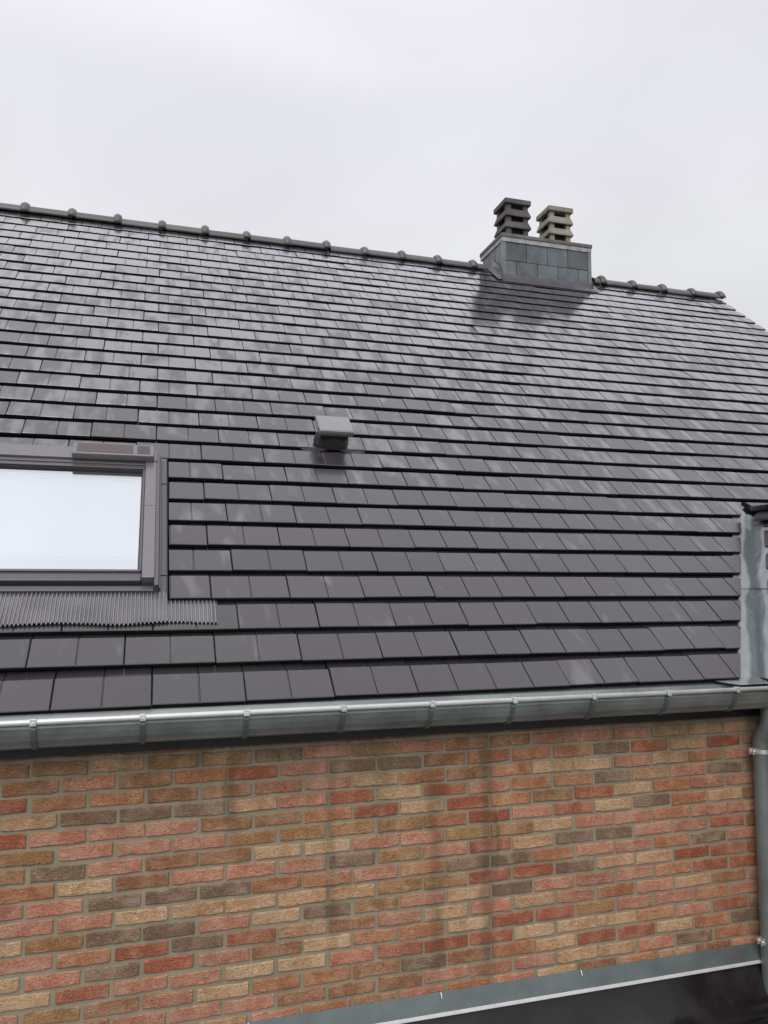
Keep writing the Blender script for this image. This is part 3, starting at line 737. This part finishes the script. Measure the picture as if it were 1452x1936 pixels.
sh.box(GX0 - 0.009, GX0 + 0.004, GS0 - 0.010, GS1 + 0.03, -0.03, 0.046, 0.003); sh.box(GX1 - 0.004, GX1 + 0.009, GS0 - 0.010, GS1 + 0.03, -0.03, 0.046, 0.003)
sh.box(GX0 - 0.010, GX1 + 0.010, GS1 + 0.004, GS1 + 0.035, -0.03, 0.046, 0.003)
put('sash', sh, M_FRAME, rw)
sl = MB(Rf); sl.box(GX0 - 0.014, GX1 + 0.014, GS0 - 0.030, GS1 + 0.05, -0.06, 0.018); 
se = MB(Rf)
se.box(GX0 - 0.003, GX1 + 0.003, GS1 - 0.008, GS1 + 0.006, 0.0, 0.036); se.box(GX1 - 0.010, GX1 - 0.003, GS0, GS1, 0.0, 0.035); se.box(GX0 + 0.003, GX0 + 0.010, GS0, GS1, 0.0, 0.035); se.box(GX0, GX1, GS0 - 0.012, GS0 - 0.003, 0.0, 0.038)
put('seal', se, M_FRAME_D, rw)
put('pane', rb(GX0 - 0.004, GX1 + 0.004, GS0 - 0.004, GS1 + 0.002, 0.018, 0.026), M_GLASS, rw)
bl = MB(Rf); bl.box(GX0, GX1, 1.00, GS1, -0.045, -0.040); bl.box(GX0, GX1, 0.985, 1.0, -0.048, -0.034); put('blind', bl, M_BLIND, rw, label='white blind behind the glass')
b2 = rb(GX0, GX1, GS0, 0.985, -0.075, -0.070); put('inner_screen', b2, M_BLIND, rw)
# top hood with solar strip
put('top_cover', rb(WX0 + 0.004, WX1 - 0.016, S1 - 0.118, S1, -0.02, 0.064, 0.006), M_COVER, rw)
put('top_cover_step', rb(WX0 + 0.010, WX1 - 0.02, S1 - 0.150, S1 - 0.120, -0.02, 0.052, 0.004), M_FRAME, rw)
hd = put('hood', rb(-0.425, WX1 - 0.034, S1 - 0.128, S1 - 0.006, 0.060, 0.100, 0.008), M_COVER, rw, label='raised box of the solar motor')
put('solar_panel', rb(-0.400, -0.100, S1 - 0.110, S1 - 0.020, 0.0985, 0.1015), M_PANEL, hd)
put('solar_cell', rb(-0.078, -0.008, S1 - 0.108, S1 - 0.024, 0.0985, 0.1015), M_CELL, hd)
# flashing channels beside the frame
for x0, x1 in ((WX1 + 0.004, WIN_X1 - 0.008), (WX0 - 0.06, WX0 - 0.004)):
    for a, b, n in ((S0 - 0.02, 0.80, 0.006), (0.802, 1.60, 0.010), (1.602, S1 + 0.01, 0.014)):
        put('side_flashing', rb(x0, x1, a, b, -0.05, n - 0.012, 0.003), M_FRAME, rw)
    k = rb(x1 - 0.004 if x0 > 0 else x0, x1 if x0 > 0 else x0 + 0.004, S0 - 0.02, S1 + 0.01, -0.04, 0.006); put('side_upstand', k, M_FRAME_D, rw)
    k = rb(x0 - 0.003 if x0 > 0 else x1 - 0.003, x0 + 0.004 if x0 > 0 else x1 + 0.004, S0, S1 - 0.01, -0.02, 0.034, 0.002); put('side_profile', k, M_FRAME, rw)
# pleated apron below
pa = MB(Rf); AX0, AX1 = -1.20, 0.316; nr = int((AX1 - AX0) / 0.0178); sub = 6
vs_, fs_ = [], []
cols = nr * sub + 1; rowsA = 7
for r in range(rowsA):
    u = r / (rowsA - 1)
    for q in range(cols):
        x = AX0 + (AX1 - AX0) * q / (cols - 1); w = math.sin(2 * math.pi * q / sub)
        lo = 0.452 + 0.016 * noise.noise(Vector((x * 4, 0, 0))) + 0.0015 * w
        hi = 0.668 if x < 0.09 else 0.632
        amp = 0.0066 * (1 - 0.25 * u) * (1 + 0.5 * noise.noise(Vector((x * 11, u * 2, 1))))
        n = 0.010 * (1 - u) + 0.006 * u + amp * w + 0.004 * noise.noise(Vector((x * 6, u * 3, 4)))
        if x > 0.09: n = -T_SLOPE * (lo + (hi - lo) * u - 2 * GAUGE) + 0.0065 + amp * w - 0.016 * max(0, u - 0.75) / 0.25
        vs_.append((x + 0.004 * noise.noise(Vector((x * 9, u, 8))), lo + (hi - lo) * u, n))
for r in range(rowsA - 1):
    for q in range(cols - 1):
        a = r * cols + q; fs_.append((a, a + 1, a + cols + 1, a + cols))
pa.add(vs_, fs_, True)
pa.add([v for v in vs_[:cols]] + [(v[0], v[1] + 0.004, v[2] - 0.006) for v in vs_[:cols]], [(q, q + 1, cols + q + 1, cols + q) for q in range(cols - 1)])
put('apron', pa, M_APRON, rw, label='pleated dark apron below the window')

# ------------------------------------------------------------------ roof vent
rv = thing('roof_vent', 'small hooded grey roof vent among the tiles', 'roof vent', Rf(1.13, 2.16, 0))
bs = MB(Rf); nv = 24; v_, f_ = [], []
for r in range(9):
    for q in range(nv + 1):
        x = 0.925 + 0.425 * q / nv; s = 2.058 + 0.10 * r / 8
        bulge = math.exp(-((x - 1.13) / 0.10) ** 2 - ((s - 2.14) / 0.07) ** 2)
        n = -0.006 + 0.038 * bulge - 0.30 * max(0, (s - 2.085)) + 0.004 * noise.noise(Vector((x * 16, s * 9, 0)))
        v_.append((x, s + (0.016 * math.cos((x - 1.13) * 26) if r == 0 else 0), n))
for r in range(8):
    for q in range(nv):
        a = r * (nv + 1) + q; f_.append((a, a + 1, a + nv + 2, a + nv + 1))
bs.add(v_, f_, True); put('base_flashing', bs, M_BLACK, rv)
cl = MB(Rf); 
for k, (n0, r0) in enumerate(((0.0, 0.112), (0.014, 0.118), (0.022, 0.108), (0.036, 0.114), (0.044, 0.104), (0.058, 0.109), (0.066, 0.100))): pass
ringpts = [(0.0, 0.112), (0.014, 0.118), (0.022, 0.108), (0.036, 0.114), (0.044, 0.104), (0.058, 0.109), (0.066, 0.100), (0.085, 0.098)]
v_, f_ = [], []; SEG = 28
for n0, r0 in ringpts:
    for k in range(SEG):
        a = 2 * math.pi * k / SEG; v_.append((1.13 + r0 * math.cos(a), 2.155 + r0 * 0.82 * math.sin(a), n0))
for r in range(len(ringpts) - 1):
    for k in range(SEG): f_.append((r*SEG+k, r*SEG+(k+1) % SEG, (r+1)*SEG+(k+1) % SEG, (r+1)*SEG+k))
cl.add(v_, f_, True); put('collar', cl, M_VENT_D, rv)
put('body', rb(1.035, 1.225, 2.08, 2.245, 0.07, 0.115, 0.012), M_VENT_D, rv)
cpv = MB(Rf); cpv.box(1.022, 1.252, 2.062, 2.275, 0.104, 0.146, 0.017)
put('cap', cpv, M_VENT, rv, label='pale wet cap of the vent')
for k in range(5):
    put('fin', rb(1.045 + k * 0.038, 1.051 + k * 0.038, 2.076, 2.10, 0.068, 0.106), M_VENT_D, rv)

# ------------------------------------------------------------------ gutter
gt = thing('gutter', 'grey zinc eaves gutter along the foot of the roof', 'gutter', Wd(0, 3.37, -0.62))
GXa, GXb = LEFT_X + 0.05, 3.16
gp = [(3.272, -0.520), (3.279, -0.527), (3.2775, -0.536), (3.287, -0.556), (3.301, -0.577), (3.320, -0.5945), (3.3255, -0.6015), (3.333, -0.604), (3.352, -0.6095), (3.385, -0.611), (3.402, -0.598), (3.410, -0.57), (3.412, -0.49)]
gp = [(y, z if z > -0.53 else -0.53 + (z + 0.53) * 1.19) for y, z in gp]
inner = [(y + 0.0025, z + 0.003) for y, z in gp]
gm = MB(); gm.alongx([(y, CZ + z) for y, z in gp] + [(y, CZ + z) for y, z in inner[::-1]], GXa, GXb, smooth=False, steps=4)
chn = put('channel', gm, M_ZINC, gt)
dr = MB(); dr.alongx([(3.425, CZ - 0.482), (3.372, CZ - 0.498), (3.350, CZ - 0.548), (3.3525, CZ - 0.549), (3.375, CZ - 0.501), (3.425, CZ - 0.486)], GXa, WALL_X1 - 0.01)
put('drip_edge', dr, M_ZINC, gt, label='zinc strip under the lowest tiles')
bd_ = MB(); BY, BZ, BRD = 3.270, -0.5125, 0.0115
bd_.alongx([(BY + BRD * math.cos(2 * math.pi * k / 14), CZ + BZ + BRD * math.sin(2 * math.pi * k / 14)) for k in range(14)], GXa, GXb, smooth=True)
put('rolled_edge', bd_, M_BEAD, gt, label='bright rolled front edge')
for x in [-0.4 - 0.4 * k for k in range(3, 0, -1)] + [-0.400, -0.006, 0.397, 0.801, 1.198, 1.590, 1.995, 2.400, 2.797]:
    st = MB(); off = [(y - 0.0065, z - 0.0045) for y, z in gp[1:11]]; off2 = [(y - 0.001, z - 0.0005) for y, z in gp[1:11]]
    st.alongx([(y, CZ + z) for y, z in off] + [(y, CZ + z) for y, z in off2[::-1]], x - 0.0095, x + 0.0095)
    br = put('bracket', st, M_FLASH, gt)
    k = MB(); k.box(x - 0.011, x + 0.011, BY - 0.0155, BY + 0.012, CZ + BZ + 0.0105, CZ + BZ + 0.0145, 0.001); k.box(x - 0.011, x + 0.011, BY - 0.0160, BY - 0.0118, CZ + BZ - 0.012, CZ + BZ + 0.0125, 0.001)
    k.box(x - 0.0035, x + 0.0035, BY - 0.0185, BY - 0.0150, CZ + BZ - 0.006, CZ + BZ + 0.001, 0.001)
    put('clip', k, M_GALV, br)

# ------------------------------------------------------------------ downpipe
dp = thing('downpipe', 'grey zinc downpipe in the corner at the right end of the brick wall', 'downpipe', Wd(3.075, 3.43, -2.1))
pp = MB(); pts = [Wd(3.088, 3.378, -0.60), Wd(3.088, 3.378, -0.66)]
for k in range(7):
    a = k / 6; sm = a * a * (3 - 2 * a); pts.append(Wd(3.088 - 0.014 * sm, 3.380 + 0.048 * sm, -0.69 - 0.13 * a))
pts += [Wd(3.074, 3.430, -0.95), Wd(3.072, 3.430, -1.9), Wd(3.072, 3.430, -2.30)]
pp.tube(pts, 0.045, 22); put('pipe', pp, M_ZINC_D, dp)
for z in (-0.852, -1.79):
    mb = MB(); mb.tube([Wd(3.073, 3.430, z - 0.011), Wd(3.073, 3.430, z + 0.011)], 0.0475, 22)
    cb = put('clamp', mb, M_GALV if z > -1 else M_ZINC_D, dp)
    k = MB(); k.box(3.004, 3.026, 3.408, 3.418, CZ + z - 0.016, CZ + z + 0.016, 0.002); k.box(3.004, 3.026, 3.432, 3.442, CZ + z - 0.016, CZ + z + 0.016, 0.002)
    k.tube([Wd(3.014, 3.396, z), Wd(3.014, 3.452, z)], 0.007, 8); put('bolt_tab', k, M_GALV, cb)

# ------------------------------------------------------------------ wing with its own small roof on the right
wg = thing('house_wing', 'projecting wing with small tiled roof beside the valley at the right edge', 'house wing', (4.05, 2.9, 0))
XR = 4.03; WY0 = 2.35                                        # ridge line, front end of the wing
WZr = VZ0 + vd[2] / vd[0] * (XR - VX0)
body = MB()
pf = [(3.17, 0.0), (2 * XR - 3.17, 0.0), (2 * XR - 3.17, CZ - 0.55), (XR, CZ + WZr - 0.12), (3.17, CZ - 0.55)]
body.sweep(pf, [(lambda a, b: (a, WY0 + 0.12, b)), (lambda a, b: (a, 3.60, b))], close=True, caps=True)
wwall = put('wall', body, M_MORTAR, wg)
bv, bf, bt, bc = [], [], [], []
for i in range(-1, 20):
    for n in range(-1, 5):
        yc = 3.385 - BR_B * (n + (0.5 if i % 2 else 0))
        if yc - BL / 2 < WY0 + 0.12 or yc + BL / 2 > 3.50: continue
        me = brick_lib[random.choice('PPPROOCCYGB'), random.randrange(6)]
        M = Matrix.Translation(Wd(3.164, yc, BR_Z - BR_C * i + BH / 2)) @ Matrix.Rotation(-math.pi / 2, 4, 'Z')
        b0 = len(bv); bv += [M @ v.co for v in me.vertices]
        cc = tuple(me.attributes['bcol'].data[0].color); tt = me.attributes['tint'].data[0].value
        for p in me.polygons: bf.append([b0 + q for q in p.vertices]); bt.append(tt); bc.append(cc)
me = rest_mesh('brickwork', bv, bf, bt); at = me.attributes.new('bcol', 'FLOAT_COLOR', 'FACE')
for d, c in zip(at.data, bc): d.color = c
put('brickwork', me, M_BRICK, wwall, kind='stuff')
dk = MB()
yv = lambda x: VY0 + vd[1] / vd[0] * (x - VX0)
for sgn in (-1, 1):
    fx = (lambda x: x) if sgn < 0 else (lambda x: 2 * XR - x)
    a = [(fx(3.02), WY0, VZ0 - 0.045), (fx(XR), WY0, WZr - 0.02), (fx(XR), yv(XR) - 0.05, WZr - 0.02), (fx(3.05), VY0 - 0.05, VZ0 - 0.02)]
    dk.add([tuple(Wd(*p)) for p in a] + [tuple(Wd(p[0], p[1], p[2] - 0.05)) for p in a], [(0, 1, 2, 3), (4, 7, 6, 5), (0, 4, 5, 1), (0, 3, 7, 4)])
wroof = put('roof', dk, M_DECK, wg)
c2, s2 = math.cos(P2), math.sin(P2)
wing_len = (XR - VX0 + 0.03) / c2
wr_n = max(1, int(wing_len / GAUGE))
wv, wf, wt = [], [], []
for sgn in (-1, 1):
    for k in range(wr_n + 1):
        t0 = -0.03 + k * GAUGE
        xe = VX0 + t0 * c2; ze = VZ0 + t0 * s2 + 0.02
        ph = WY0 + (0 if k % 2 else -TW)
        for i in range(14):
            yc = ph + i * 2 * TW + TW
            ylim = yv(VX0 + (t0) * c2) - 0.215
            if yc - TW > ylim + 0.15: continue
            # tile frame: x axis along -Y (downward view), y axis upslope (+X)
            if sgn < 0: Mt = Matrix(((0, c2, -s2, xe), (-1, 0, 0, yc), (0, s2, c2, ze + CZ), (0, 0, 0, 1)))
            else: Mt = Matrix(((0, -c2, s2, 2 * XR - xe), (1, 0, 0, yc), (0, s2, c2, ze + CZ), (0, 0, 0, 1)))
            mb = tile_mb(-TW, TW); me = mb.mesh('roof_tile'); bm = bmesh.new(); bm.from_mesh(me); bpy.data.meshes.remove(me)
            Mi = Mt.inverted(); bis = []
            bis.append((Wd(0, WY0, 0), Vector((0, -1, 0))))
            A = Wd(VX0, VY0 - 0.115, VZ0); D = Vector(vd); N = D.cross(Vector((-s2, 0, c2)))
            if N.y < 0: N = -N
            if sgn > 0: A = Vector((2 * XR - A.x, A.y, A.z)); N = Vector((-N.x, N.y, N.z))
            bis.append((A, N))
            for co, no in bis:
                r = bmesh.ops.bisect_plane(bm, geom=list(bm.verts) + list(bm.edges) + list(bm.faces), plane_co=Mi @ co, plane_no=(Mi.to_3x3() @ no).normalized(), clear_outer=True)
                es = [e for e in r['geom_cut'] if isinstance(e, bmesh.types.BMEdge)]
                if es:
                    try: bmesh.ops.contextual_create(bm, geom=es)
                    except Exception: pass
            me = bpy.data.meshes.new('roof_tile'); bm.to_mesh(me); bm.free()
            if len(me.polygons) == 0: continue
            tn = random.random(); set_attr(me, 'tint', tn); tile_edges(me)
            o = bpy.data.objects.new('roof_tile', me); C.objects.link(o); o.parent = wroof; o.matrix_basis = Mt
for k in range(5):
    y1 = yv(XR) - 0.13 - k * 0.42
    if y1 - 0.42 < WY0 - 0.3: break
    mb = ridge_piece(0.088, -0.40, 0.012, 0.95); 
    pr_ = [(-math.cos(math.pi * q / 12) * 0.087, math.sin(math.pi * q / 12) * 0.0826) for q in range(13)]; mb.add([(0.004, *p_) for p_ in pr_], [tuple(range(13))])
    mb.v = [Wd(XR, y1, WZr - 0.03) + Vector((v[1], v[0], v[2])) for v in mb.v]
    put('ridge_tile', mb, M_RIDGE, wroof)
